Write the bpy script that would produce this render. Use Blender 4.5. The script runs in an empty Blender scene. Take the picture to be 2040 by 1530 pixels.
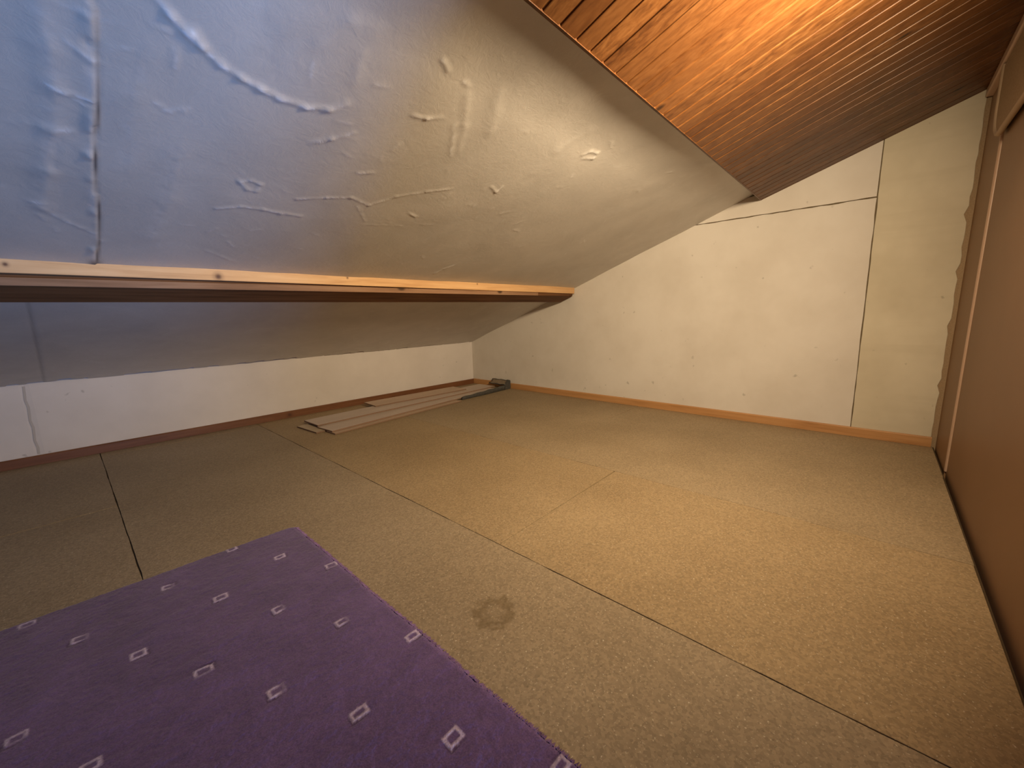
import bpy, math, random
import numpy as np
from mathutils import Matrix, Vector

# ------------------------------------------------------------------ camera, light, exposure
S = 0.9                       # one survey unit (camera height) in metres
sc = bpy.context.scene
sc.view_settings.view_transform = 'Standard'
sc.view_settings.look = 'None'
sc.view_settings.gamma = 1.0
sc.view_settings.exposure = 0.0
sc.view_settings.use_curve_mapping = False

F_PX = 805.92
cd = bpy.data.cameras.new('camera')
cd.sensor_fit = 'HORIZONTAL'; cd.sensor_width = 36.0; cd.lens = 36.0*F_PX/2040.0
cd.clip_start = 0.02; cd.clip_end = 50
cam = bpy.data.objects.new('camera', cd)
sc.collection.objects.link(cam)
RM = [[0.66733279, -0.74431239, -0.02580726],      # world -> camera
      [0.14598561, 0.0967505, 0.98454433],
      [-0.73031168, -0.66078621, 0.17322368]]
m = Matrix(RM).transposed().to_4x4()
m.translation = Vector((0, 0, S))
cam.matrix_world = m
sc.camera = cam

world = bpy.data.worlds.new('world'); sc.world = world
world.use_nodes = True
world.node_tree.nodes['Background'].inputs[0].default_value = (0.30, 0.27, 0.30, 1)
world.node_tree.nodes['Background'].inputs[1].default_value = 0.35

LAMP_POS = (1.48, -0.22, 1.90)
LAMP_STRENGTH = 9.0
LAMP_COL = (1.0, 0.78, 0.50)
LAMP_AIM = (3.0, 3.1, 0.55)
sl = bpy.data.lights.new('lamp_aimed_fill', 'AREA')  # unseen aimed disk, added at the lamp to throw light to the far corner
sl.shape = 'DISK'; sl.size = 0.26*S; sl.spread = math.radians(158); sl.energy = 61.0; sl.color = LAMP_COL
slo = bpy.data.objects.new('lamp_aimed_fill', sl)
sc.collection.objects.link(slo)
_ld = (Vector(LAMP_AIM)-Vector(LAMP_POS)).normalized()
slo.location = (Vector(LAMP_POS)+_ld*0.055)*S
slo.rotation_euler = _ld.to_track_quat('-Z', 'Y').to_euler()
# cool daylight that comes up the stair opening behind the doorway
al = bpy.data.lights.new('stair_daylight', 'AREA')
al.shape = 'RECTANGLE'; al.size = 0.22; al.size_y = 0.35
al.energy = 74.0; al.color = (0.22, 0.47, 1.0)
alo = bpy.data.objects.new('stair_daylight', al)
sc.collection.objects.link(alo)
alo.location = (0.48*S, -1.15*S, -0.03*S)
alo.rotation_euler = (Vector((0.30, 1.6, 1.62)) - Vector((0.48, -1.15, -0.03))).to_track_quat('-Z', 'Y').to_euler()

rng = np.random.default_rng(7)
random.seed(7)

# ------------------------------------------------------------------ helpers
def mesh_obj(name, verts, faces, mats, parent=None, origin=(0, 0, 0), mi=None, smooth=False):
    """verts in survey units (world), origin likewise"""
    v = (np.asarray(verts, float) - np.asarray(origin, float)) * S
    me = bpy.data.meshes.new(name)
    me.from_pydata(v.tolist(), [], [list(map(int, f)) for f in faces])
    me.update()
    if not isinstance(mats, (list, tuple)): mats = [mats]
    for mm in mats: me.materials.append(mm)
    if mi is not None:
        me.polygons.foreach_set('material_index', np.asarray(mi, np.int32))
    if smooth:
        me.polygons.foreach_set('use_smooth', np.ones(len(me.polygons), bool))
    o = bpy.data.objects.new(name, me)
    sc.collection.objects.link(o)
    if parent is None:
        o.location = tuple(S*c for c in origin)
    else:
        po = parent['_o'] if '_o' in parent else (0, 0, 0)
        o.location = tuple(S*(origin[i]-po[i]) for i in range(3))
        o.parent = parent
    return o

def grid_faces(nx, ny):
    i = np.arange(nx-1)[:, None]*ny + np.arange(ny-1)[None, :]
    i = i.ravel()
    return np.stack([i, i+ny, i+ny+1, i+1], 1)

def box(x0, x1, y0, y1, z0, z1):
    v = [(x, y, z) for x in (x0, x1) for y in (y0, y1) for z in (z0, z1)]
    f = [(0, 1, 3, 2), (4, 6, 7, 5), (0, 4, 5, 1), (2, 3, 7, 6), (0, 2, 6, 4), (1, 5, 7, 3)]
    return v, f

def prism(poly, axis, a0, a1):
    """poly: list of 2D points in the two other axes (xyz order); extruded along axis"""
    def P(p, a):
        q = list(p); q.insert(axis, a); return tuple(q)
    n = len(poly)
    v = [P(p, a0) for p in poly] + [P(p, a1) for p in poly]
    f = [tuple(range(n))[::-1], tuple(range(n, 2*n))]
    f += [(i, (i+1) % n, (i+1) % n+n, i+n) for i in range(n)]
    return v, f

def join(parts):
    V, F = [], []
    for v, f in parts:
        k = len(V); V += list(v); F += [tuple(i+k for i in ff) for ff in f]
    return V, F

def fixn(o):
    import bmesh
    bm = bmesh.new(); bm.from_mesh(o.data)
    bmesh.ops.recalc_face_normals(bm, faces=bm.faces)
    bm.to_mesh(o.data); bm.free()
    return o

def bevel(o, w, seg=2):
    b = o.modifiers.new('bevel', 'BEVEL'); b.width = w*S; b.segments = seg
    b.limit_method = 'ANGLE'; b.angle_limit = math.radians(40)
    return o

def structure(o, label=None):
    o['kind'] = 'structure'
    if label: o['label'] = label
    return o

def tag(o, label, cat, group=None):
    o['label'] = label; o['category'] = cat
    if group: o['group'] = group
    return o

def empty(name, loc):
    o = bpy.data.objects.new(name, None)
    sc.collection.objects.link(o)
    o.location = tuple(S*c for c in loc)
    o.empty_display_size = 0.05
    return o

# smooth value noise in numpy
def vnoise(x, y, seed=0):
    xi = np.floor(x).astype(int); yi = np.floor(y).astype(int)
    xf = x-xi; yf = y-yi
    xf = xf*xf*(3-2*xf); yf = yf*yf*(3-2*yf)
    def h(a, b):
        n = (a*374761393 + b*668265263 + seed*974634777) & 0xffffffff
        n = ((n ^ (n >> 13))*1274126177) & 0xffffffff
        return ((n ^ (n >> 16)) & 0xffff)/65535.0*2-1
    return ((h(xi, yi)*(1-xf)+h(xi+1, yi)*xf)*(1-yf) + (h(xi, yi+1)*(1-xf)+h(xi+1, yi+1)*xf)*yf)

# ------------------------------------------------------------------ materials
class NT:
    def __init__(s, name):
        s.m = bpy.data.materials.new(name); s.m.use_nodes = True
        s.t = s.m.node_tree; s.b = s.t.nodes['Principled BSDF']
    def n(s, typ, **kw):
        nd = s.t.nodes.new(typ)
        for k, v in kw.items(): setattr(nd, k, v)
        return nd
    def l(s, a, b): s.t.links.new(a, b)
    def coords(s, scale=(1, 1, 1), rot=(0, 0, 0)):
        tc = s.n('ShaderNodeTexCoord'); mp = s.n('ShaderNodeMapping')
        mp.inputs['Scale'].default_value = scale
        mp.inputs['Rotation'].default_value = rot
        s.l(tc.outputs['Object'], mp.inputs['Vector']); return mp.outputs[0]
    def noise(s, vec, scale, detail=4, rough=0.55, dist=0.0):
        nd = s.n('ShaderNodeTexNoise'); nd.inputs['Scale'].default_value = scale
        nd.inputs['Detail'].default_value = detail; nd.inputs['Roughness'].default_value = rough
        nd.inputs['Distortion'].default_value = dist
        s.l(vec, nd.inputs['Vector']); return nd.outputs['Fac']
    def ramp(s, fac, stops):
        r = s.n('ShaderNodeValToRGB'); e = r.color_ramp.elements
        while len(e) < len(stops): e.new(0.5)
        for i, (p, c) in enumerate(stops):
            e[i].position = p; e[i].color = (*c, 1) if len(c) == 3 else c
        s.l(fac, r.inputs[0]); return r.outputs[0]
    def mix(s, fac, a, b, mode='MIX'):
        mx = s.n('ShaderNodeMix', data_type='RGBA', blend_type=mode)
        for sock, v in ((0, fac), (6, a), (7, b)):
            if hasattr(v, 'links'): s.l(v, mx.inputs[sock])
            elif sock == 0: mx.inputs[0].default_value = v
            else: mx.inputs[sock].default_value = (*v, 1)
        return mx.outputs[2]
    def bump(s, h, strength=0.3, dist=0.01):
        b = s.n('ShaderNodeBump'); b.inputs['Strength'].default_value = strength
        b.inputs['Distance'].default_value = dist
        s.l(h, b.inputs['Height']); s.l(b.outputs[0], s.b.inputs['Normal'])
    def col(s, c):
        if hasattr(c, 'links'): s.l(c, s.b.inputs['Base Color'])
        else: s.b.inputs['Base Color'].default_value = (*c, 1)
    def set(s, rough=None, metal=None, spec=None):
        if rough is not None: s.b.inputs['Roughness'].default_value = rough
        if metal is not None: s.b.inputs['Metallic'].default_value = metal
        if spec is not None: s.b.inputs['Specular IOR Level'].default_value = spec

G3 = lambda g: (g, g, g)
def mat_wood(name, dark, mid, light, axis=0, rough=0.45, spec=0.4, stretch=0.06, knots=True, contrast=1.0, islands=False, spots=()):
    t = NT(name)
    sca = [1, 1, 1]; sca[axis] = stretch
    v = t.coords(tuple(sca))
    if islands:
        geo = t.n('ShaderNodeNewGeometry')
        cmb = t.n('ShaderNodeCombineXYZ')
        mul = t.n('ShaderNodeMath', operation='MULTIPLY'); mul.inputs[1].default_value = 37.0
        t.l(geo.outputs['Random Per Island'], mul.inputs[0])
        t.l(mul.outputs[0], cmb.inputs[axis])
        add = t.n('ShaderNodeVectorMath', operation='ADD')
        t.l(v, add.inputs[0]); t.l(cmb.outputs[0], add.inputs[1]); v = add.outputs[0]
    g = t.noise(v, 64 if islands else 38, 5, 0.6, 0.4)
    c = t.ramp(g, [(0.30, dark), (0.5, mid), (0.70, light)])
    g2 = t.noise(v, 5, 2, 0.5, 0.3)
    c = t.mix(t.ramp(g2, [(0.35, G3(0.0)), (0.65, G3(0.55*contrast))]), c, mid)
    if islands:
        r = t.ramp(geo.outputs['Random Per Island'], [(0.0, (0.72, 0.66, 0.60)), (0.5, G3(0.95)), (1.0, (1.12, 1.12, 1.1))])
        c = t.mix(1.0, c, r, 'MULTIPLY')
    if knots:
        sk = [1, 1, 1]; sk[axis] = 0.55
        kv = t.coords(tuple(sk))
        vo = t.n('ShaderNodeTexVoronoi'); vo.inputs['Scale'].default_value = 6.5
        t.l(kv, vo.inputs['Vector'])
        kf = t.ramp(vo.outputs['Distance'], [(0.06, G3(0.9)), (0.13, G3(0.0))])
        kd = tuple(0.30*x for x in dark)
        c = t.mix(kf, c, kd)
    for sx_, sy_, sz_, sr_ in spots:
        tc = t.n('ShaderNodeTexCoord'); vd = t.n('ShaderNodeVectorMath', operation='DISTANCE')
        t.l(tc.outputs['Object'], vd.inputs[0]); vd.inputs[1].default_value = (sx_*S, sy_*S, sz_*S)
        c = t.mix(t.ramp(vd.outputs['Value'], [(0.35*sr_*S, G3(1.0)), (sr_*S, G3(0.35)), (1.9*sr_*S, G3(0.0))]), c, (0.09, 0.03, 0.012))
    t.col(c); t.set(rough, 0, spec)
    t.bump(g, 0.12, 0.002)
    return t.m

M = {}
# kraft/foil faced insulation
t = NT('foil')
v = t.coords()
n1 = t.noise(v, 3.0, 5, 0.6, 0.5); n2 = t.noise(v, 26, 5, 0.7, 1.2); n3 = t.noise(v, 7, 6, 0.7, 2.0)
c = t.ramp(n1, [(0.3, (0.52, 0.49, 0.455)), (0.7, (0.60, 0.565, 0.525))])
c = t.mix(t.ramp(n3, [(0.60, G3(0)), (0.75, G3(0.35))]), c, (0.66, 0.66, 0.66))
at = t.n('ShaderNodeAttribute', attribute_name='ScuffGlint')  # crease scuffs, with their glints painted pale into the colour
wm = t.n('ShaderNodeMath', operation='MULTIPLY'); wm.inputs[1].default_value = 0.8; t.l(at.outputs['Fac'], wm.inputs[0])
c = t.mix(wm.outputs[0], c, (0.93, 0.93, 0.95))
at2 = t.n('ShaderNodeAttribute', attribute_name='SeamShade')  # shade in the seam gap, painted as a dark line
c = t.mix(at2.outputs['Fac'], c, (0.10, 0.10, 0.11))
t.col(c); t.set(0.5, 0.25, 0.5)
r = t.ramp(n3, [(0.3, G3(0.58)), (0.7, G3(0.42))]); t.l(r, t.b.inputs['Roughness'])
mx = t.n('ShaderNodeMath', operation='ADD'); t.l(n2, mx.inputs[0]); t.l(n3, mx.inputs[1])
t.bump(mx.outputs[0], 0.16, 0.006)
M['foil'] = t.m

def plaster(name, base, dark, bumpy=0.15, band=False):
    t = NT(name); v = t.coords()
    n = t.noise(v, 2.2, 4, 0.6); n2 = t.noise(v, 60, 3, 0.6)
    c = t.ramp(n, [(0.3, dark), (0.62, base)])
    if band:   # trowel bands across the board
        vb = t.coords((0.5, 0.5, 6.0)); nb = t.noise(vb, 2.0, 3, 0.6)
        c = t.mix(t.ramp(nb, [(0.5, G3(0)), (0.7, G3(0.45))]), c, dark)
    # specks of dirt
    n3 = t.noise(v, 17, 2, 0.5)
    c = t.mix(t.ramp(n3, [(0.72, G3(0)), (0.78, G3(0.55))]), c, tuple(0.55*x for x in dark))
    t.col(c); t.set(0.85, 0, 0.2); t.bump(n2, bumpy, 0.002)
    return t.m
M['plaster'] = plaster('white_plaster', (0.70, 0.655, 0.60), (0.63, 0.58, 0.52))
M['plaster_yellow'] = plaster('yellowed_plaster', (0.66, 0.60, 0.47), (0.56, 0.50, 0.38), band=True)
M['plaster_knee'] = plaster('knee_plaster', (0.74, 0.69, 0.66), (0.67, 0.62, 0.59))
M['dark'] = (lambda t: (t.col((0.025, 0.018, 0.013)), t.set(0.9, 0, 0.1), t.m)[-1])(NT('dark_void'))
M['seam'] = (lambda t: (t.col((0.16, 0.12, 0.07)), t.set(0.9, 0, 0.1), t.m)[-1])(NT('seam_backing'))

t = NT('sub_base'); t.col((0.075, 0.052, 0.030)); t.set(0.9, 0, 0.1); M['subbase'] = t.m
def chip(name, tint):
    t = NT(name); v = t.coords()
    big = t.noise(v, 1.6, 3, 0.5)
    a = tuple(x*y for x, y in zip((0.265, 0.195, 0.115), tint)); b = tuple(x*y for x, y in zip((0.325, 0.245, 0.150), tint))
    c = t.ramp(big, [(0.3, a), (0.7, b)])
    vo = t.n('ShaderNodeTexVoronoi'); vo.inputs['Scale'].default_value = 150.0
    t.l(v, vo.inputs['Vector'])
    sep = t.n('ShaderNodeSeparateColor'); t.l(vo.outputs['Color'], sep.inputs[0])
    fl = t.ramp(sep.outputs[0], [(0.0, G3(0.74)), (0.5, G3(0.98)), (1.0, G3(1.22))])
    c = t.mix(0.75, c, fl, 'MULTIPLY')
    sp = t.noise(v, 150, 2, 0.5)
    c = t.mix(t.ramp(sp, [(0.64, G3(0)), (0.72, G3(0.75))]), c, (0.60, 0.51, 0.38))
    dk = t.noise(v, 95, 2, 0.5)
    c = t.mix(t.ramp(dk, [(0.66, G3(0)), (0.74, G3(0.5))]), c, (0.14, 0.10, 0.06))
    # ring stain beside the rug and two smaller blots
    tc = t.n('ShaderNodeTexCoord')
    def ring(cx, cy, r0, w, amt):
        sub = t.n('ShaderNodeVectorMath', operation='DISTANCE')
        jig = t.n('ShaderNodeTexNoise'); jig.inputs['Scale'].default_value = 34; jig.inputs['Detail'].default_value = 3
        t.l(tc.outputs['Object'], jig.inputs['Vector'])
        t.l(tc.outputs['Object'], sub.inputs[0]); sub.inputs[1].default_value = (cx*S, cy*S, 0)
        ma = t.n('ShaderNodeMath', operation='MULTIPLY_ADD'); t.l(jig.outputs['Fac'], ma.inputs[0]); ma.inputs[1].default_value = 0.10
        t.l(sub.outputs['Value'], ma.inputs[2])
        rr = (r0*S+0.05)
        return t.ramp(ma.outputs[0], [(max(0, rr-w*2), G3(0.22*amt)), (rr, G3(amt)), (rr+w*1.1, G3(0))])
    st = ring(0.85, 0.877, 0.060, 0.018, 0.62)
    c = t.mix(st, c, (0.12, 0.080, 0.035))
    st = ring(0.80, 0.60, 0.0, 0.02, 0.35)
    c = t.mix(st, c, (0.16, 0.12, 0.07))
    t.col(c); t.set(0.62, 0, 0.3); t.bump(sp, 0.1, 0.001)
    return t.m
M['chip_a'] = chip('chipboard_grey', (0.98, 1.0, 1.06))  # grey and warm panel tints, mostly the light put into the colour
M['chip_b'] = chip('chipboard', (1.0, 1.0, 1.0))
M['chip_c'] = chip('chipboard_warm', (1.04, 1.0, 0.92))

M['pine_ceiling'] = mat_wood('lacquered_pine', (0.07, 0.024, 0.006), (0.14, 0.053, 0.014), (0.20, 0.086, 0.027), axis=1, rough=0.42, spec=0.35, islands=True, stretch=0.035)
M['pine_beam'] = mat_wood('pine_batten', (0.45, 0.24, 0.10), (0.60, 0.36, 0.17), (0.68, 0.44, 0.23), axis=0, rough=0.55, knots=False, spots=((-0.40, -0.095, 0.125, 0.017), (1.45, -0.095, 0.150, 0.006), (0.3, -0.095, 0.150, 0.006), (-1.1, -0.095, 0.14, 0.008)))
M['beam_dark'] = mat_wood('rough_beam', (0.16, 0.085, 0.045), (0.25, 0.14, 0.08), (0.31, 0.19, 0.115), axis=0, rough=0.7, spec=0.2)
M['beam_under'] = mat_wood('shaded_beam', (0.075, 0.032, 0.013), (0.13, 0.058, 0.024), (0.17, 0.08, 0.036), axis=0, rough=0.7, spec=0.2)  # shade of the underside is put into the beam's colour
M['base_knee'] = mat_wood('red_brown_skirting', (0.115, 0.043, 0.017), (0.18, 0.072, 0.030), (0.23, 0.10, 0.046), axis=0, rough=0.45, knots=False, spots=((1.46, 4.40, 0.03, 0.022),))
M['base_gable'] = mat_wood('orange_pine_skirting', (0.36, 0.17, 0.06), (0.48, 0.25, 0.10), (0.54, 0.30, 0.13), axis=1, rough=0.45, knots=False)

t = NT('brown_board'); v = t.coords(); n = t.noise(v, 1.8, 3, 0.5); n2 = t.noise(v, 90, 3, 0.6)
t.col(t.ramp(n, [(0.3, (0.25, 0.140, 0.068)), (0.7, (0.29, 0.165, 0.082))])); t.set(0.5, 0, 0.35); t.bump(n2, 0.05, 0.001)
M['board'] = t.m
t = NT('bead'); t.col((0.50, 0.34, 0.24)); t.set(0.4, 0, 0.4); M['bead'] = t.m
t = NT('padded_fabric'); v = t.coords(); n = t.noise(v, 140, 2, 0.5)
t.col(t.ramp(n, [(0.3, (0.32, 0.22, 0.13)), (0.7, (0.39, 0.28, 0.17))])); t.set(0.8, 0, 0.2); t.bump(n, 0.2, 0.002); M['fabric'] = t.m
t = NT('piping'); t.col((0.46, 0.34, 0.23)); t.set(0.7, 0, 0.2); M['piping'] = t.m
def laminate(name, c0, c1):
    t = NT(name); v = t.coords((0.08, 1, 1)); n = t.noise(v, 30, 4, 0.6, 0.4)
    t.col(t.ramp(n, [(0.3, c0), (0.7, c1)])); t.set(0.5, 0, 0.35); return t.m
M['lam_grey'] = laminate('laminate_greige', (0.46, 0.37, 0.31), (0.54, 0.44, 0.37))
M['lam_warm'] = laminate('laminate_warm', (0.44, 0.31, 0.22), (0.53, 0.39, 0.28))
M['lam_yellow'] = laminate('hardboard_ochre', (0.38, 0.29, 0.19), (0.46, 0.36, 0.24))
t = NT('laminate_edge'); t.col((0.24, 0.15, 0.10)); t.set(0.8, 0, 0.1); M['lam_edge'] = t.m
t = NT('roof_felt'); v = t.coords(); n = t.noise(v, 60, 4, 0.6)
t.col(t.ramp(n, [(0.3, (0.05, 0.047, 0.045)), (0.7, (0.10, 0.095, 0.085))])); t.set(0.9, 0, 0.15); t.bump(n, 0.6, 0.004); M['felt'] = t.m
t = NT('rug'); v = t.coords()
at = t.n('ShaderNodeAttribute', attribute_name='Col')
n = t.noise(v, 260, 2, 0.6); n2 = t.noise(v, 9, 4, 0.6, 0.8)
c = t.mix(1.0, at.outputs['Color'], t.ramp(n, [(0.3, G3(0.78)), (0.7, G3(1.2))]), 'MULTIPLY')
c = t.mix(1.0, c, t.ramp(n2, [(0.3, G3(0.86)), (0.7, G3(1.12))]), 'MULTIPLY')
t.col(c); t.set(0.95, 0, 0.1); t.b.inputs['Sheen Weight'].default_value = 0.25
t.b.inputs['Sheen Roughness'].default_value = 0.6
t.bump(n, 0.5, 0.003); M['rug'] = t.m
t = NT('bulb_glow')
t.b.inputs['Emission Color'].default_value = (*LAMP_COL, 1); t.b.inputs['Emission Strength'].default_value = LAMP_STRENGTH
t.col((0.9, 0.85, 0.8)); M['bulb'] = t.m
t = NT('white_lamp_base'); t.col((0.7, 0.68, 0.62)); t.set(0.4); M['lampbase'] = t.m

# ------------------------------------------------------------------ setting
XG = 3.965                                   # gable wall
KY = lambda x: 4.465 - 0.03*x                # knee wall line
def FZ(x, y):                                # foil surface
    s = np.clip((y-2.7)/1.7, 0, 1)
    return 0.600 - 0.374*(y-4.35) + 0.0075*(4-x)*s - 0.064*np.clip((1.17-y)/0.36, 0, 1.05)**2*np.clip((3.85-x)/0.6, 0, 1)
WZ = lambda y: 1.845 - 0.354*(y-0.814)       # wood surface
WY_END = 0.808
PY = -0.385                                  # partition face
RIDGE = -1.7

# floor: chipboard panels on a dark sub-base, one mesh
V, Fc, MI = [], [], []
def add(vf, k):
    n = len(V); V.extend(vf[0]); Fc.extend([tuple(i+n for i in f) for f in vf[1]]); MI.extend([k]*len(vf[1]))
add(box(-1.9, 4.05, -0.368, 4.6, -0.12, -0.005), 3)
add(box(-1.9, 0.55, -0.50, -0.372, -0.12, -0.002), 1)
xs = [-1.9, -0.97, 0.080, 1.158, 2.215, 3.30, 4.02]
ycut = {0: [1.4], 1: [3.05, 0.9], 2: [4.30], 3: [1.15], 4: [], 5: [1.8]}
rr = random.Random(3)
for i in range(6):
    ys = sorted([-0.362] + ycut[i] + [4.55])
    for j in range(len(ys)-1):
        g = 0.0013
        x0, x1, y0, y1 = xs[i]+g*(1.7 if i == 3 else 1), xs[i+1]-g, ys[j]+(g*(1.8 if i == 1 else 0.9) if j else 0), ys[j+1]-g*(1.8 if i == 1 else 0.9)
        if i == 2: x0 += 0.0018
        dz = 0.0
        # wobbling long edges (slightly chipped)
        n = 70
        yy = np.linspace(y0, y1, n)
        e0 = x0 + 0.0016*vnoise(yy*14, yy*0+i, 5) ; e1 = x1 + 0.0016*vnoise(yy*13, yy*0+i+9, 6)
        ch = 0.0008
        k0 = len(V)
        for q in range(n):
            yq = yy[q]
            yq_in = min(max(yq, y0+0.003), y1-0.003)
            V.extend([(e0[q], yq, -0.02), (e0[q], yq, dz-ch), (e0[q]+ch, yq_in, dz), (e1[q]-ch, yq_in, dz), (e1[q], yq, dz-ch), (e1[q], yq, -0.02)])
        m_ = {0: 0, 1: 0, 2: 0, 3: 2, 4: 1, 5: 1}[i]
        for q in range(n-1):
            for w in range(5):
                a = k0+q*6+w; Fc.append((a, a+1, a+7, a+6)); MI.append(m_)
        for q in (0, n-1):
            Fc.append(tuple(k0+q*6+w for w in range(6))); MI.append(m_)
fl = fixn(mesh_obj('floor', V, Fc, [M['chip_a'], M['chip_b'], M['chip_c'], M['subbase']], mi=MI))
structure(fl, 'speckled chipboard floor panels')

# knee wall (low, left-back)
v, f = prism([(KY(x)+o, z) for x, o, z in ((0, 0, -0.1), (0, 0, 0.0))], 0, 0, 1) if False else (None, None)
nx, nz = 240, 14
gx = np.linspace(-1.9, 4.10, nx); gz = np.linspace(-0.05, 0.70, nz)
X, Z = np.meshgrid(gx, gz, indexing='ij')
Y = KY(X) + 0.003*vnoise(X*3, Z*5, 11)
# shallow board joint near the left edge
jx = -0.20 + 0.06*(0.5-Z)
Y = Y + 0.004*np.exp(-((X-(-0.215+0.0*Z))/0.006)**2)
vv = np.stack([X, Y, Z], -1).reshape(-1, 3)
ff = grid_faces(nx, nz).tolist()
kb = len(vv)
back = np.array([(-1.9, KY(-1.9)+0.08, -0.05), (-1.9, KY(-1.9)+0.08, 0.70), (4.1, KY(4.1)+0.08, -0.05), (4.1, KY(4.1)+0.08, 0.70)])
vv = np.vstack([vv, back]); ff += [(kb, kb+1, kb+3, kb+2), (0, nz-1, kb+1, kb), ((nx-1)*nz, (nx-1)*nz+nz-1, kb+3, kb+2)]
kw = fixn(mesh_obj('wall_back', vv, ff, M['plaster_knee'], smooth=False)); structure(kw, 'low white knee wall')
# stained joint in the knee wall: a narrow filled strip
jt = [( -0.222+0.004*math.sin(k*2.1), 0.075+k*0.05) for k in range(11)]
pv, pf = [], []
for x, z in jt: pv += [(x-0.007, KY(x)-0.0015, z), (x+0.006, KY(x)-0.0015, z)]
for k in range(10): pf.append((2*k, 2*k+1, 2*k+3, 2*k+2))
t = NT('joint_stain'); t.col((0.50, 0.46, 0.43)); t.set(0.9); M['joint'] = t.m
j = mesh_obj('joint', pv, pf, M['joint'], parent=kw)

# gable wall: dark backing and three plasterboard sheets
def gable_top(y):   # hidden above ceiling surfaces
    return FZ(4, y)+0.05 if y > 0.86 else WZ(y)+0.05
back_poly = [(-0.9, -0.1), (4.5, -0.1), (4.5, 0.7), (0.86, 2.0), (-0.9, 2.55)]
v, f = prism(back_poly, 0, XG+0.012, XG+0.10)
gw = fixn(mesh_obj('wall_gable', v, f, M['seam'])); structure(gw, 'cream gable wall of plasterboard sheets')
def sheet(poly, mat, name):
    v, f = prism(poly, 0, XG, XG+0.011)
    o = fixn(mesh_obj(name, v, f, mat, parent=gw)); bevel(o, 0.0015, 1); return o
def edge(p, q, n, amp, seed):
    r_ = random.Random(seed); out = []
    for k in range(n):
        s = k/(n-1); a = 0 if k in (0, n-1) else r_.uniform(-amp, amp)
        dx, dy = q[0]-p[0], q[1]-p[1]; L = math.hypot(dx, dy)
        out.append((p[0]+dx*s - dy/L*a, p[1]+dy*s + dx/L*a))
    return out
SZ, SY = 1.733, 0.092
big = [(4.5, 0.02), (4.5, 0.66)] + [(1.255, SZ+0.035)] + edge((1.25, SZ-0.003), (SY+0.006, SZ-0.0045), 24, 0.0028, 1) + edge((SY+0.005, SZ-0.006), (SY-0.004, 0.03), 30, 0.0018, 2)
big = [(4.5, 0.02), (4.5, 0.60), (1.40, 1.74)] + edge((1.30, SZ-0.003), (SY+0.006, SZ-0.0045), 24, 0.0028, 1) + edge((SY+0.005, SZ-0.006), (SY-0.004, 0.03), 30, 0.0018, 2)
sheet(big, M['plaster'], 'plasterboard_sheet')
upper = edge((1.36, SZ+0.003), (SY+0.006, SZ+0.004), 24, 0.0018, 3) + [(SY+0.005, 2.14), (0.80, 1.90), (1.1, 1.86)]
sheet(upper, M['plaster'], 'plasterboard_sheet')
# right sheet with a ragged outer edge that stops short of the partition
rag = edge((-0.350, 0.03), (-0.354, 2.30), 46, 0.004, 4)
notch = [k for k in (8, 16, 23, 30)]
rag = [(y+(0.014 if i in notch else 0), z) for i, (y, z) in enumerate(rag)]
right = rag + edge((SY, 2.18), (SY-0.009, 0.03), 30, 0.0015, 5)
sheet(right, M['plaster_yellow'], 'plasterboard_sheet')
# strip of brown board behind the ragged edge
v, f = box(XG+0.0112, XG+0.0119, PY-0.1, -0.30, -0.05, 2.28)
o = mesh_obj('corner_strip', v, f, M['fabric'], parent=gw)

# foil ceiling
nx, ny = 760, 520
gx = np.linspace(-1.9, XG+0.012, nx); gy = np.linspace(0.66, 4.50, ny)
X, Y = np.meshgrid(gx, gy, indexing='ij')
ylim = KY(X)-0.004 - 0.045*np.maximum(0, vnoise(X*7, X*0+2, 21)) - 0.026*(vnoise(X*22, X*0, 22) > 0.35)
Y = 0.66 + (Y-0.66)/(4.50-0.66)*(ylim-0.66)
D = np.zeros_like(X); GL = np.zeros_like(X)
D += 0.0035*vnoise(X*2.3, Y*2.0, 31) + 0.0018*vnoise(X*6, Y*5, 32)
# creases: survey points on the sheet -> ridges
def crease(pts, w, h, both=True):
    global D
    for (x0, y0), (x1, y1) in zip(pts[:-1], pts[1:]):
        dx, dy = x1-x0, y1-y0; L2 = dx*dx+dy*dy
        pad = w*4
        sel = (X > min(x0, x1)-pad) & (X < max(x0, x1)+pad) & (Y > min(y0, y1)-pad) & (Y < max(y0, y1)+pad)
        if not sel.any(): continue
        xs_, ys_ = X[sel], Y[sel]
        tt = np.clip(((xs_-x0)*dx+(ys_-y0)*dy)/L2, 0, 1)
        d = np.hypot(xs_-(x0+tt*dx), ys_-(y0+tt*dy))
        sgn = np.sign((xs_-x0)*dy-(ys_-y0)*dx)
        w_ = w*0.55; g_ = np.exp(-(d/w_)**2)*np.clip(0.45+0.9*vnoise(xs_*60, ys_*60, 34), 0, 1)*min(1, abs(h)/0.007)
        GL[sel] = np.maximum(GL[sel], g_ if (h < 0 and w < 0.015) else 0.12*g_)
        D[sel] += 0.55*h*np.exp(-(d/w)**2)*np.where(sgn > 0, 1.0, 0.8) * (0.75+(0.35 if w < 0.015 else 0.12)*vnoise(xs_*45, ys_*45, 33))
def px2foil(px, py):     # where the survey sight line of a measured mark meets the sheet
    R_ = np.array(RM); d = R_.T @ np.array([px-1020., -(py-765.), -F_PX])
    z0 = 0.600+0.374*4.35
    t_ = (z0-1)/(d[2]+0.374*d[1]); return (d[0]*t_, d[1]*t_)
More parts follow.
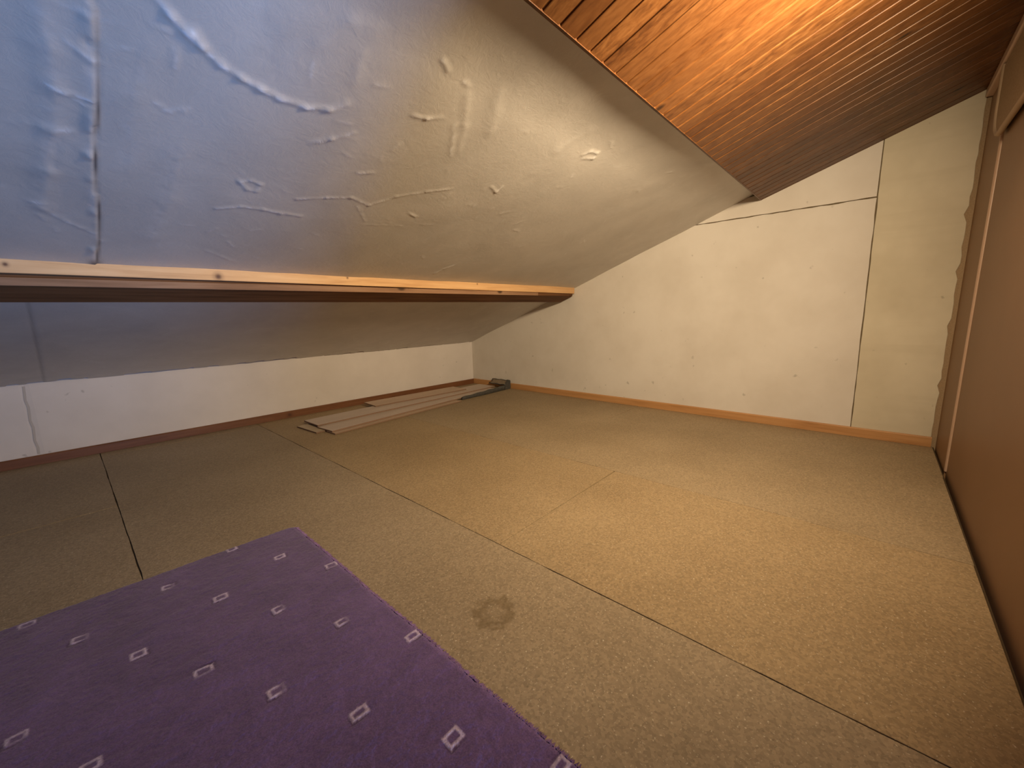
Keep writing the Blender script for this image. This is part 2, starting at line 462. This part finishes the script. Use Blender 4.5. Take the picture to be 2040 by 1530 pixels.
CR = [
 ([(300, -20), (340, 32), (375, 68), (405, 98), (440, 130), (480, 155), (520, 178), (560, 198), (610, 214), (655, 218)], 0.011, -0.010),
 ([(385, 62), (402, 88)], 0.012, -0.008), ([(655, 218), (690, 206)], 0.012, -0.006),
 ([(620, 286), (660, 276), (705, 264)], 0.007, -0.007),
 ([(430, 416), (480, 412), (525, 418), (560, 424), (600, 430)], 0.007, -0.006),
 ([(590, 396), (650, 392), (700, 392), (735, 408), (790, 392), (850, 382), (900, 376)], 0.006, -0.006),
 ([(476, 360), (492, 378), (512, 382), (520, 368), (500, 360), (478, 362)], 0.007, -0.006),
 ([(822, 230), (850, 236), (880, 234)], 0.008, -0.008),
 ([(882, 118), (892, 138)], 0.008, -0.008), ([(925, 162), (932, 170)], 0.008, -0.007),
 ([(978, 372), (988, 382), (1000, 372)], 0.008, -0.006),
 ([(1160, 310), (1178, 302), (1190, 306), (1182, 316), (1162, 316)], 0.010, -0.006),
 ([(712, 344), (742, 343)], 0.007, -0.006), ([(815, 425), (828, 432)], 0.007, -0.006),
 ([(712, 410), (728, 440)], 0.005, -0.004), ([(865, 545), (885, 535), (905, 528)], 0.008, -0.007),
 ([(722, 446), (800, 450)], 0.005, -0.003),
 ([(930, 190), (925, 250), (912, 300)], 0.016, -0.004), ([(905, 250), (898, 310)], 0.012, -0.004),
 ([(990, 190), (975, 260)], 0.03, -0.006), ([(1170, 260), (1110, 300), (1060, 345)], 0.03, -0.004),
 ([(70, -10), (85, 90), (100, 170), (100, 260), (88, 340), (80, 410)], 0.028, -0.010),
 ([(170, 40), (178, 90), (184, 140)], 0.010, 0.006),
 ([(95, 165), (130, 182), (184, 198)], 0.008, -0.006), ([(85, 252), (140, 258)], 0.012, -0.005),
 ([(110, 270), (104, 330)], 0.012, 0.005), ([(130, 80), (165, 105), (190, 120)], 0.008, -0.004),
 ([(60, 400), (80, 402)], 0.01, -0.005), ([(75, 410), (130, 440), (190, 465)], 0.009, -0.004),
 ([(640, 90), (700, 45), (740, 60)], 0.03, -0.004), ([(720, 110), (705, 160)], 0.02, -0.005),
 ([(410, 500), (460, 520)], 0.008, -0.004), ([(520, 60), (540, 150)], 0.04, 0.004),
 ([(350, 300), (330, 400), (300, 470)], 0.05, -0.006),
 ([(280, 95), (260, 200), (250, 330)], 0.05, -0.005),
]
for pts, w, h in CR:
    crease([px2foil(*p) for p in pts], w, h)
rc = random.Random(12)
for k in range(110):      # small random dints
    x = rc.uniform(-0.4, 3.0); y = rc.uniform(1.0, 2.5)
    a = rc.uniform(0, math.pi); L = rc.uniform(0.01, 0.06)
    crease([(x, y), (x+L*math.cos(a), y+L*math.sin(a))], rc.uniform(0.005, 0.010), -rc.uniform(0.001, 0.0035))
# puckered overlap seam running down the slope
sx = 0.160 + 0.004*np.sin(Y*9)
u = X-sx
up_ = (Y < 2.62).astype(float)
D += up_*np.where(u < 0, -0.006*np.exp(np.minimum(u, 0)/0.06), 0.0)
D += up_*-0.008*np.exp(-((u+0.010)/0.012)**2)*np.maximum(0, vnoise(Y*26, Y*0, 41))
GL = np.maximum(GL, up_*np.exp(-((u+0.010)/0.010)**2)*np.clip(0.5*vnoise(Y*26, X*20, 41), 0, 0.16))
SH = up_*np.exp(-((u-0.004)/0.0055)**2)*np.clip(0.55+0.6*vnoise(Y*11, Y*0, 42)+0.25*(Y-1.6), 0, 1)  # painted shade along the sheet seam
SH = np.maximum(SH, up_*np.exp(-((u+0.004)/0.02)**2)*np.clip((Y-2.53)/0.05, 0, 1))
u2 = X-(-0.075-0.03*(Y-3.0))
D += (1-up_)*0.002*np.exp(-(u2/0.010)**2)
SH = np.maximum(SH, (1-up_)*0.35*np.exp(-(u2/0.007)**2))
Zf = FZ(X, Y) + D
vv = np.stack([X, Y, Zf], -1).reshape(-1, 3)
me_f = grid_faces(nx, ny)
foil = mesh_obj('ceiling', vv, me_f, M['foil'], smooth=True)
da = foil.data.attributes.new('SeamShade', 'FLOAT', 'POINT'); da.data.foreach_set('value', SH.ravel().astype(np.float32))
wa = foil.data.attributes.new('ScuffGlint', 'FLOAT', 'POINT'); wa.data.foreach_set('value', GL.ravel().astype(np.float32))
structure(foil, 'foil faced insulation sheets on the lower roof slope')
sm = foil.modifiers.new('thick', 'SOLIDIFY'); sm.thickness = 0.02*S; sm.offset = -1
if foil.data.polygons[0].normal.z < 0: sm.offset = -1
else: sm.offset = 1

# wood ceiling: tongue-and-groove boards running up the slope, one mesh
parts, MI = [], []
x = -1.9; k = 0; rw = random.Random(5)
while x < XG+0.02:
    w = rw.uniform(0.082, 0.092)
    x1 = min(x+w, XG+0.03)
    dz = rw.uniform(-0.0006, 0.0006); ye = WY_END + rw.uniform(-0.003, 0.003)
    T = 0.022
    # cross-section (x, dz): bevelled face with a recessed tongue
    prof = [(x, T), (x, 0.005), (x+0.008, 0.005), (x+0.009, 0.0010), (x+0.012, 0.0), (x1-0.003, 0.0), (x1-0.001, 0.0012), (x1-0.001, T)]
    yr = [ye] + list(np.linspace(ye-0.3, RIDGE, 5))
    vs, fs = [], []
    for y in yr:
        vs += [(px, y, WZ(y)+pz+dz) for px, pz in prof]
    n = len(prof)
    for a in range(len(yr)-1):
        for b in range(n): fs.append((a*n+b, a*n+(b+1) % n, (a+1)*n+(b+1) % n, (a+1)*n+b))
    fs.append(tuple(range(n))); fs.append(tuple((len(yr)-1)*n+b for b in range(n)))
    parts.append((vs, fs)); x = x1; k += 1
parts.append(box(-1.9, XG+0.01, WY_END-0.004, WY_END+0.006, WZ(WY_END)-0.0012, WZ(WY_END)+0.03))  # added edge strip, evens out the boards' shadow on the foil
v, f = join(parts)
wood = fixn(mesh_obj('ceiling', v, f, M['pine_ceiling'])); structure(wood, 'lacquered pine board ceiling on the upper slope')

# roof shell above and the closed part behind the partition
parts = []
parts.append(prism([(0.60, 2.06), (4.75, 0.54), (4.75, 0.62), (0.6, 2.14)], 0, -2.0, 4.1))
parts.append(prism([(RIDGE-0.05, WZ(RIDGE)+0.04), (0.85, WZ(0.85)+0.08), (0.85, WZ(0.85)+0.16), (RIDGE-0.05, WZ(RIDGE)+0.12)], 0, -2.0, 4.1))
v, f = join(parts)
shell = fixn(mesh_obj('ceiling', v, f, M['dark'])); structure(shell, 'roof deck above the linings')
v, f = box(-2.0, -1.9, -1.9, 4.6, -1.0, 2.8); structure(mesh_obj('wall_left', v, f, M['board']), 'plain side wall outside the photo')
v, f = box(-2.0, 4.1, RIDGE-0.12, RIDGE-0.02, -1.0, 2.85); structure(mesh_obj('wall_front', v, f, M['plaster']), 'wall behind the stair landing')

# partition with doorway: brown board panels, bead, dark under-gap
PT = 0.09
zt = lambda y: WZ(y)-0.002
def part_box(x0, x1, y0, y1, zlo):
    return prism([(y0, zlo), (y1, zlo), (y1, zt(y1)), (y0, zt(y0))], 0, x0, x1)
v, f = join([part_box(0.56, 3.43, PY-PT, PY, -0.10), part_box(3.43, XG+0.02, PY-PT, PY+0.008, -0.10)])
pw = fixn(mesh_obj('wall_right', v, f, M['board'])); structure(pw, 'plain brown board partition on the right')
v, f = join([part_box(-1.9, -0.50, PY-PT, PY, -0.10), prism([(PY-PT, 1.95), (PY, 1.95), (PY, zt(PY)), (PY-PT, zt(PY-PT))], 0, -0.50, 0.56)])
structure(fixn(mesh_obj('wall_right', v, f, M['board'])), 'partition beyond the doorway, outside the photo')
# bead over the board joint
n = 14
prof = [(0.012*math.cos(a), 0.010*math.sin(a)) for a in np.linspace(0, math.pi, n)]
vs = [(3.425+p, PY+q, z) for z in (0.0, 2.22) for p, q in prof]
fs = [(i, i+1, i+1+n, i+n) for i in range(n-1)] + [tuple(range(n)), tuple(range(n, 2*n))]
structure(fixn(mesh_obj('trim_1', vs, fs, M['bead'], smooth=False)), 'pale vertical bead on the right board wall')
# pale trim where the wall meets the pine boards
yt = PY+0.001
v, f = prism([(PY+0.0005, 2.205), (PY+0.040, 2.205), (PY+0.040, WZ(PY+0.040)-0.002), (PY+0.0005, WZ(PY)-0.001)], 0, 0.6, XG-0.02)
tr = fixn(mesh_obj('trim_2', v, f, M['bead'])); bevel(tr, 0.008, 3); structure(tr, 'pale trim along the top of the right wall')

# skirting boards
def kneebase():
    pr = [(0.0, 0.0), (-0.017, 0.0), (-0.017, 0.060), (-0.010, 0.067), (0.0, 0.067)]
    vs, fs = [], []; n = len(pr); xs_ = np.linspace(-1.88, XG-0.002, 60)
    for x in xs_:
        y = KY(x)-0.004
        vs += [(x, y+p, q+0.001) for p, q in pr]
    for a in range(len(xs_)-1):
        for b in range(n): fs.append((a*n+b, a*n+(b+1) % n, (a+1)*n+(b+1) % n, (a+1)*n+b))
    fs += [tuple(range(n)), tuple((len(xs_)-1)*n+b for b in range(n))]
    return vs, fs
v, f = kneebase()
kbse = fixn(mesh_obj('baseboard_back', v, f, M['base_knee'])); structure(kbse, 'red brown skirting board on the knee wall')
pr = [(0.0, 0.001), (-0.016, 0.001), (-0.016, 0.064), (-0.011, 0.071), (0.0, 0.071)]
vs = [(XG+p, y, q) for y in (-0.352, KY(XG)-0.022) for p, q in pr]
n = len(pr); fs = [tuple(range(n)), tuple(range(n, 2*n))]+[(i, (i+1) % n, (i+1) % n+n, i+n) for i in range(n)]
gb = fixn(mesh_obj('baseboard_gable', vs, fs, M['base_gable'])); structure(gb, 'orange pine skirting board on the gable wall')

# ------------------------------------------------------------------ roof purlin under the foil
def at_x(poly_fn, x0, x1, n=40):
    vs, fs = [], []; xs_ = np.linspace(x0, x1, n)
    for x in xs_:
        p = poly_fn(x); vs += [(x, a, b) for a, b in p]
    m_ = len(p)
    for a in range(n-1):
        for b in range(m_): fs.append((a*m_+b, a*m_+(b+1) % m_, (a+1)*m_+(b+1) % m_, (a+1)*m_+b))
    fs += [tuple(range(m_)), tuple((n-1)*m_+b for b in range(m_))]
    return vs, fs
XB0, XB1 = -1.88, XG-0.03
org = (1.0, 2.68, 1.10)
pur = empty('roof_beam', org); pur['_o'] = org
tag(pur, 'long pine roof beam across the foil lined slope, ending at the gable wall', 'beam')
YB = 2.60
def zb(x):    # underside front edge
    return 1.160 + 0.002*x
def low(x):
    yb = YB+0.004
    return [(yb, zb(x)), (yb+0.004, zb(x)+0.040), (yb+0.010, 1.25), (yb+0.165, 1.19), (yb+0.163, zb(x)-0.062)]
v, f = at_x(low, XB0, XB1)
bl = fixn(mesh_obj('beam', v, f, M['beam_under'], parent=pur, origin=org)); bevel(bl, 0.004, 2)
def lath(x):
    s = min(max(x/3.9, 0), 1); zl = zb(x)-0.001
    return [(YB-0.004, zl), (YB-0.004, zl+0.033+0.002*s), (YB+0.012, zl+0.033+0.002*s), (YB+0.012, zl)]
v, f = at_x(lath, XB0, 3.3)
lt = fixn(mesh_obj('lath', v, f, M['beam_dark'], parent=pur, origin=org)); bevel(lt, 0.002, 2)  # front lip in a lighter wood than the shade-darkened beam
def bat(x):
    step = 0.003 if x > 0.08 else -0.004
    s = min(max((x-0.0)/3.9, 0), 1)
    zl = 1.207 - 0.012*s - (0.0 if x > 0.05 else -0.0)
    d = 0.014
    return [(YB-d, zl), (YB-d, 1.266+0.002*s), (YB+0.03, 1.262), (YB+0.03, zl)]
v, f = at_x(bat, XB0, XB1+0.012, 60)
bt = fixn(mesh_obj('batten', v, f, M['pine_beam'], parent=pur, origin=org)); bevel(bt, 0.003, 2)
bt['label'] = 'bright pine batten along the upper front edge'

# ------------------------------------------------------------------ rug
RX1 = 0.630; RX0 = -1.05; RY0 = -0.15
nx, ny = 400, 540
gu = np.linspace(0, 1, nx); gv = np.linspace(0, 1, ny)
U, Vv = np.meshgrid(gu, gv, indexing='ij')
X = RX0 + (RX1-RX0)*U
Ytop = 2.022 + 0.05*(RX1-X)
Y = RY0 + (Ytop-RY0)*Vv
edge_r = np.clip((U-0.97)/0.03, 0, 1)
X = X + edge_r*(0.0035*vnoise(Y*55, Y*0, 51)+0.003*vnoise(Y*140, Y*0, 52)+0.004*vnoise(Y*4, Y*0, 53))
edge_t = np.clip((Vv-0.98)/0.02, 0, 1)
Y = Y + edge_t*(0.002*vnoise(X*60, X*0, 54))
# rounded far corner
cr = np.clip((X-0.585)/0.045, 0, 1)
Y = np.where(Vv > 0.98, Y-0.022*cr**2*edge_t, Y)
H = 0.0105 + 0.0012*vnoise(X*150, Y*150, 55) + 0.0010*vnoise(X*30, Y*30, 56)+0.0008*vnoise(X*9, Y*9, 57)
base = np.array([0.115, 0.066, 0.178]); pale = np.array([0.58, 0.47, 0.62]); deep = np.array([0.045, 0.02, 0.065])
C = np.ones(X.shape+(3,))*base
var = 1+0.10*vnoise(X*5, Y*5, 58)+0.07*vnoise(X*18, Y*60, 59)
C = C*var[..., None]
C = C + (np.array([0.18, 0.105, 0.25])-C)*np.clip((X-0.610)/0.015, 0, 1)[..., None]*0.8
rm = random.Random(9)
for k in range(-1, 15):
    for mrow in range(-8, 8):
        cx = 0.603-0.1165*k; cy = 0.994+0.229*k+0.565*mrow
        if cx < RX0+0.03 or cx > RX1-0.01 or cy < RY0+0.03 or cy > 2.06: continue
        ang = rm.uniform(-0.12, 0.12)-0.03; a = rm.uniform(0.0185, 0.0225); b = rm.uniform(0.0145, 0.018)
        sel = (abs(X-cx) < 0.045) & (abs(Y-cy) < 0.045)
        dx = X[sel]-cx; dy = Y[sel]-cy
        p = dx*math.cos(ang)+dy*math.sin(ang); q = -dx*math.sin(ang)+dy*math.cos(ang)
        wob = 0.0012*vnoise(dx*300, dy*300, k+50)
        dr = np.maximum(abs(p)-a, abs(q)-b)+wob       # rectangle distance
        ringm = np.clip(1-abs(dr+0.0035)/0.0050, 0, 1)**0.6
        gap = rm.choice([0, 0, 1, 2])
        if gap == 1: ringm = ringm*np.clip(1.15-np.clip((p+a*0.2)/a, 0, 1), 0.25, 1)
        if gap == 2: ringm = ringm*np.clip(1.15-np.clip((-q)/b, 0, 1), 0.3, 1)
        sx_, sy_ = rm.choice([(-1, -1), (-1, -1), (1, 1), (1, -1)])
        dk = np.clip(1-abs(dr-0.0045)/0.0045, 0, 1)*np.clip((sx_*p/a+sy_*q/b)*0.9-0.3, 0, 1)
        c_ = C[sel]
        c_ = c_+(deep-c_)*dk[:, None]*0.85
        c_ = c_+(pale-c_)*(ringm*0.85)[:, None]
        C[sel] = c_
        H[sel] += 0.0012*ringm - 0.003*dk
# pull the border down to the boards
brd = np.minimum.reduce([np.clip(U*(RX1-RX0)/0.006, 0, 1), np.clip((1-U)*(RX1-RX0)/0.006, 0, 1), np.clip((1-Vv)*2.1/0.006, 0, 1), np.clip(Vv*2.1/0.006, 0, 1)])
Zr = 0.0015 + np.maximum(H-0.0015, 0)*np.sqrt(brd)
ro = (-0.2, 0.95, 0.0)
rug = mesh_obj('rug', np.stack([X, Y, Zr], -1).reshape(-1, 3), grid_faces(nx, ny), M['rug'], origin=ro, smooth=True)
ca = rug.data.color_attributes.new('Col', 'FLOAT_COLOR', 'POINT')
cc = np.ones((nx*ny, 4), np.float32); cc[:, :3] = np.clip(C, 0, 1).reshape(-1, 3)
ca.data.foreach_set('color', cc.ravel())
tag(rug, 'purple short pile rug with small pale square outlines lying on the chipboard floor', 'rug')
# tufted selvedge along the right side
tv, tf = [], []
rt = random.Random(2)
yy = RY0
while yy < 1.99:
    x0 = RX1+0.004*float(vnoise(np.array([yy*4.]), np.array([0.]), 53)[0])
    for q in range(3):
        L = rt.uniform(0.004, 0.011); yo = yy+rt.uniform(-0.004, 0.004); z0 = rt.uniform(0.002, 0.009); w = rt.uniform(0.0015, 0.0035)
        k = len(tv)
        tv += [(x0-0.006, yo-w, z0), (x0-0.006, yo+w, z0), (x0-0.006, yo, z0+0.005), (x0+L, yo+rt.uniform(-0.004, 0.004), max(0.001, z0-0.002))]
        tf += [(k, k+1, k+2), (k, k+3, k+1), (k+1, k+3, k+2), (k+2, k+3, k)]
    yy += 0.005
t = NT('selvedge'); v_ = t.coords(); n_ = t.noise(v_, 40, 2, 0.5)
t.col(t.ramp(n_, [(0.3, (0.15, 0.09, 0.21)), (0.7, (0.27, 0.17, 0.36))])); t.set(0.95, 0, 0.1); M['selv'] = t.m
sv = mesh_obj('selvedge', tv, tf, M['selv'], parent=rug, origin=(0, 0, 0)); sv.location = tuple(-S*c for c in ro)
sv['label'] = 'fuzzy lighter purple edge of the rug'

# ------------------------------------------------------------------ loose boards by the knee wall
def board(x, y, ang, L, W, z, T, mat, label, tilt=0.0, clip=None):
    """x,y = front left corner"""
    o_c = (x, y, z)
    ca_, sa_ = math.cos(ang), math.sin(ang)
    loc = [(0, 0), (L, 0), (L, W), (0, W)] if clip is None else clip
    n = len(loc)
    vs = []
    for zz in (0, T):
        for a, b in loc:
            vs.append((x+a*ca_-b*sa_, y+a*sa_+b*ca_, z+zz+tilt*b))
    fs = [tuple(range(n))[::-1], tuple(range(n, 2*n))] + [(i, (i+1) % n, (i+1) % n+n, i+n) for i in range(n)]
    mi = [1, 0] + [1]*n
    o = mesh_obj('laminate_board', vs, fs, [mat, M['lam_edge']], origin=o_c, mi=mi)
    fixn(o); tag(o, label, 'board', 'loose boards on the floor by the knee wall')
    return o
TH = 0.0115
board(1.382, 3.575, 0.075, 1.55, 0.36, 0.002, TH, M['lam_yellow'], 'ochre board at the bottom of the pile, its end sticking out furthest left')
board(1.470, 3.405, 0.074, 1.54, 0.147, 0.002, 0.010, M['lam_warm'], 'narrow warm brown board lying on the floor at the front of the pile')
board(1.470, 3.458, 0.090, 2.28, 0.25, 0.002+TH+0.0005, TH, M['lam_grey'], 'long pinkish grey board of the pile, second from the front')
board(1.455, 3.715, 0.022, 2.36, 0.29, 0.002+2*TH+0.001, TH, M['lam_grey'], 'long pinkish grey board behind the front ones with a dark gap under its left end')
board(2.170, 3.955, -0.060, 1.24, 0.28, 0.002+3*TH+0.0015, TH, M['lam_warm'], 'short board on top of the pile, closest to the brown skirting')

# dark felt strip curled at the gable
org = (3.5, 3.60, 0.0)
felt = empty('felt_strip', org); felt['_o'] = org
tag(felt, 'narrow dark grey felt strip lying along the front of the board pile', 'felt strip')
n = 40; vs, fs = [], []
for k in range(n):
    s = k/(n-1); x = 3.075+s*0.755
    y0 = 3.572+0.012*s+0.004*math.sin(9*s); wd = 0.022+0.003*math.sin(14*s)
    hh = 0.036+0.010*min(1, s*2.2)+0.018*s*s+0.003*math.sin(23*s)
    vs += [(x, y0, 0.002), (x, y0+0.004, hh*0.7), (x, y0+wd*0.35, hh), (x, y0+wd*0.8, hh*0.96), (x, y0+wd, 0.002)]
for a in range(n-1):
    for b in range(5): fs.append((a*5+b, a*5+(b+1) % 5, (a+1)*5+(b+1) % 5, (a+1)*5+b))
fs += [tuple(range(5)), tuple((n-1)*5+b for b in range(5))]
fixn(mesh_obj('strip', vs, fs, M['felt'], parent=felt, origin=org, smooth=True))
t = NT('felt_back'); v_ = t.coords(); n_ = t.noise(v_, 50, 3, 0.5)
t.col(t.ramp(n_, [(0.3, (0.20, 0.155, 0.11)), (0.7, (0.28, 0.22, 0.16))])); t.set(0.9, 0, 0.1); t.bump(n_, 0.4, 0.003); M['felt_back'] = t.m
org = (3.89, 3.74, 0.0)
felt = empty('felt_scrap', org); felt['_o'] = org
tag(felt, 'small brownish grey felt scrap folded up against the gable skirting in the corner', 'felt scrap')
# turned-up end: a bent slab
vs, fs = [], []; n = 18; ny_ = 12
for b in range(ny_):
    y = 3.600 + 0.30*b/(ny_-1)
    for k in range(n):
        s = k/(n-1)
        ang = s*math.pi*0.62
        x = 3.84 + 0.075*math.sin(ang) + 0.012*s
        z = 0.066 + 0.055*(1-math.cos(ang))*0.62 + 0.003*math.sin(b*1.3+k*0.5)
        vs.append((x, y+0.015*s, z))
fs = [list(q) for q in grid_faces(ny_, n)]
eb = mesh_obj('turned_up_end', vs, fs, [M['felt_back'], M['felt']], parent=felt, origin=org, smooth=True)
sm = eb.modifiers.new('thick', 'SOLIDIFY'); sm.thickness = 0.012*S; sm.offset = 0; sm.material_offset_rim = 1
v, f = prism([(3.835, 0.002), (3.942, 0.002), (3.942, 0.112), (3.91, 0.125), (3.875, 0.085), (3.84, 0.062)], 1, 3.590, 3.63)
fl_ = fixn(mesh_obj('fold', v, f, M['felt'], parent=felt, origin=org)); bevel(fl_, 0.006, 2)

# ------------------------------------------------------------------ padded flap at the top of the right wall
org = (3.0, PY, 1.86)
flap = empty('padded_panel', org); flap['_o'] = org
tag(flap, 'beige padded panel with a rounded corner hanging high on the right board wall', 'panel')
out = []
x1, z0, z1, r = 3.475, 1.830, 2.200, 0.17
for k in range(13):
    a = -math.pi/2 + (math.pi/2)*k/12
    out.append((x1-r+r*math.cos(a), z0+r+r*math.sin(a)))
out = [(0.75, z0)] + out + [(x1, z1), (0.75, z1)]
v, f = [], []
n = len(out)
v = [(a, PY+0.012, b) for a, b in out] + [(a, PY+0.030, b) for a, b in out]
f = [tuple(range(n)), tuple(range(n, 2*n))[::-1]]+[(i, (i+1) % n, (i+1) % n+n, i+n) for i in range(n)]
pd = fixn(mesh_obj('pad', v, f, M['fabric'], parent=flap, origin=org)); bevel(pd, 0.008, 3)
# piping tube along the lower and far edge
path = out[:-1]
pts = [(a, PY+0.026, b) for a, b in path]
vs, fs = [], []; rad = 0.013; ns = 8
for i, p in enumerate(pts):
    a = np.array(pts[max(0, i-1)]); b = np.array(pts[min(len(pts)-1, i+1)])
    tdir = (b-a)/np.linalg.norm(b-a); nrm = np.cross(tdir, (0, 1, 0))
    for k in range(ns):
        an = 2*math.pi*k/ns
        q = np.array(p)+rad*(math.cos(an)*nrm+math.sin(an)*np.array((0, 1, 0))); vs.append(tuple(q))
for i in range(len(pts)-1):
    for k in range(ns): fs.append((i*ns+k, i*ns+(k+1) % ns, (i+1)*ns+(k+1) % ns, (i+1)*ns+k))
fixn(mesh_obj('piping', vs, fs, M['piping'], parent=flap, origin=org, smooth=True))

# ------------------------------------------------------------------ lamp on the pine ceiling, just above the frame
def lathe(prof, c, n=24):
    vs, fs = [], []
    for r_, z_ in prof:
        for k in range(n):
            a = 2*math.pi*k/n; vs.append((c[0]+r_*math.cos(a), c[1]+r_*math.sin(a), c[2]+z_))
    for i in range(len(prof)-1):
        for k in range(n): fs.append((i*n+k, i*n+(k+1) % n, (i+1)*n+(k+1) % n, (i+1)*n+k))
    fs += [tuple(range(n)), tuple((len(prof)-1)*n+k for k in range(n))]
    return vs, fs
org = LAMP_POS
lamp = empty('ceiling_lamp', org); lamp['_o'] = org
tag(lamp, 'small bare bulb lamp on the pine ceiling', 'lamp')
R0 = 0.038
v, f = lathe([(R0*math.sin(a)+1e-4, -R0*math.cos(a)) for a in np.linspace(0.02, 2.7, 12)], org)
fixn(mesh_obj('bulb', v, f, M['bulb'], parent=lamp, origin=org, smooth=True))
topz = WZ(org[1])-org[2]
v, f = lathe([(0.020, R0*0.9), (0.024, R0+0.02), (0.024, max(topz-0.01, R0+0.03)), (0.05, max(topz-0.008, R0+0.032)), (0.05, topz+0.01)], org)
fixn(mesh_obj('lamp_base', v, f, M['lampbase'], parent=lamp, origin=org))

for o in bpy.data.objects:
    if '_o' in o: del o['_o']
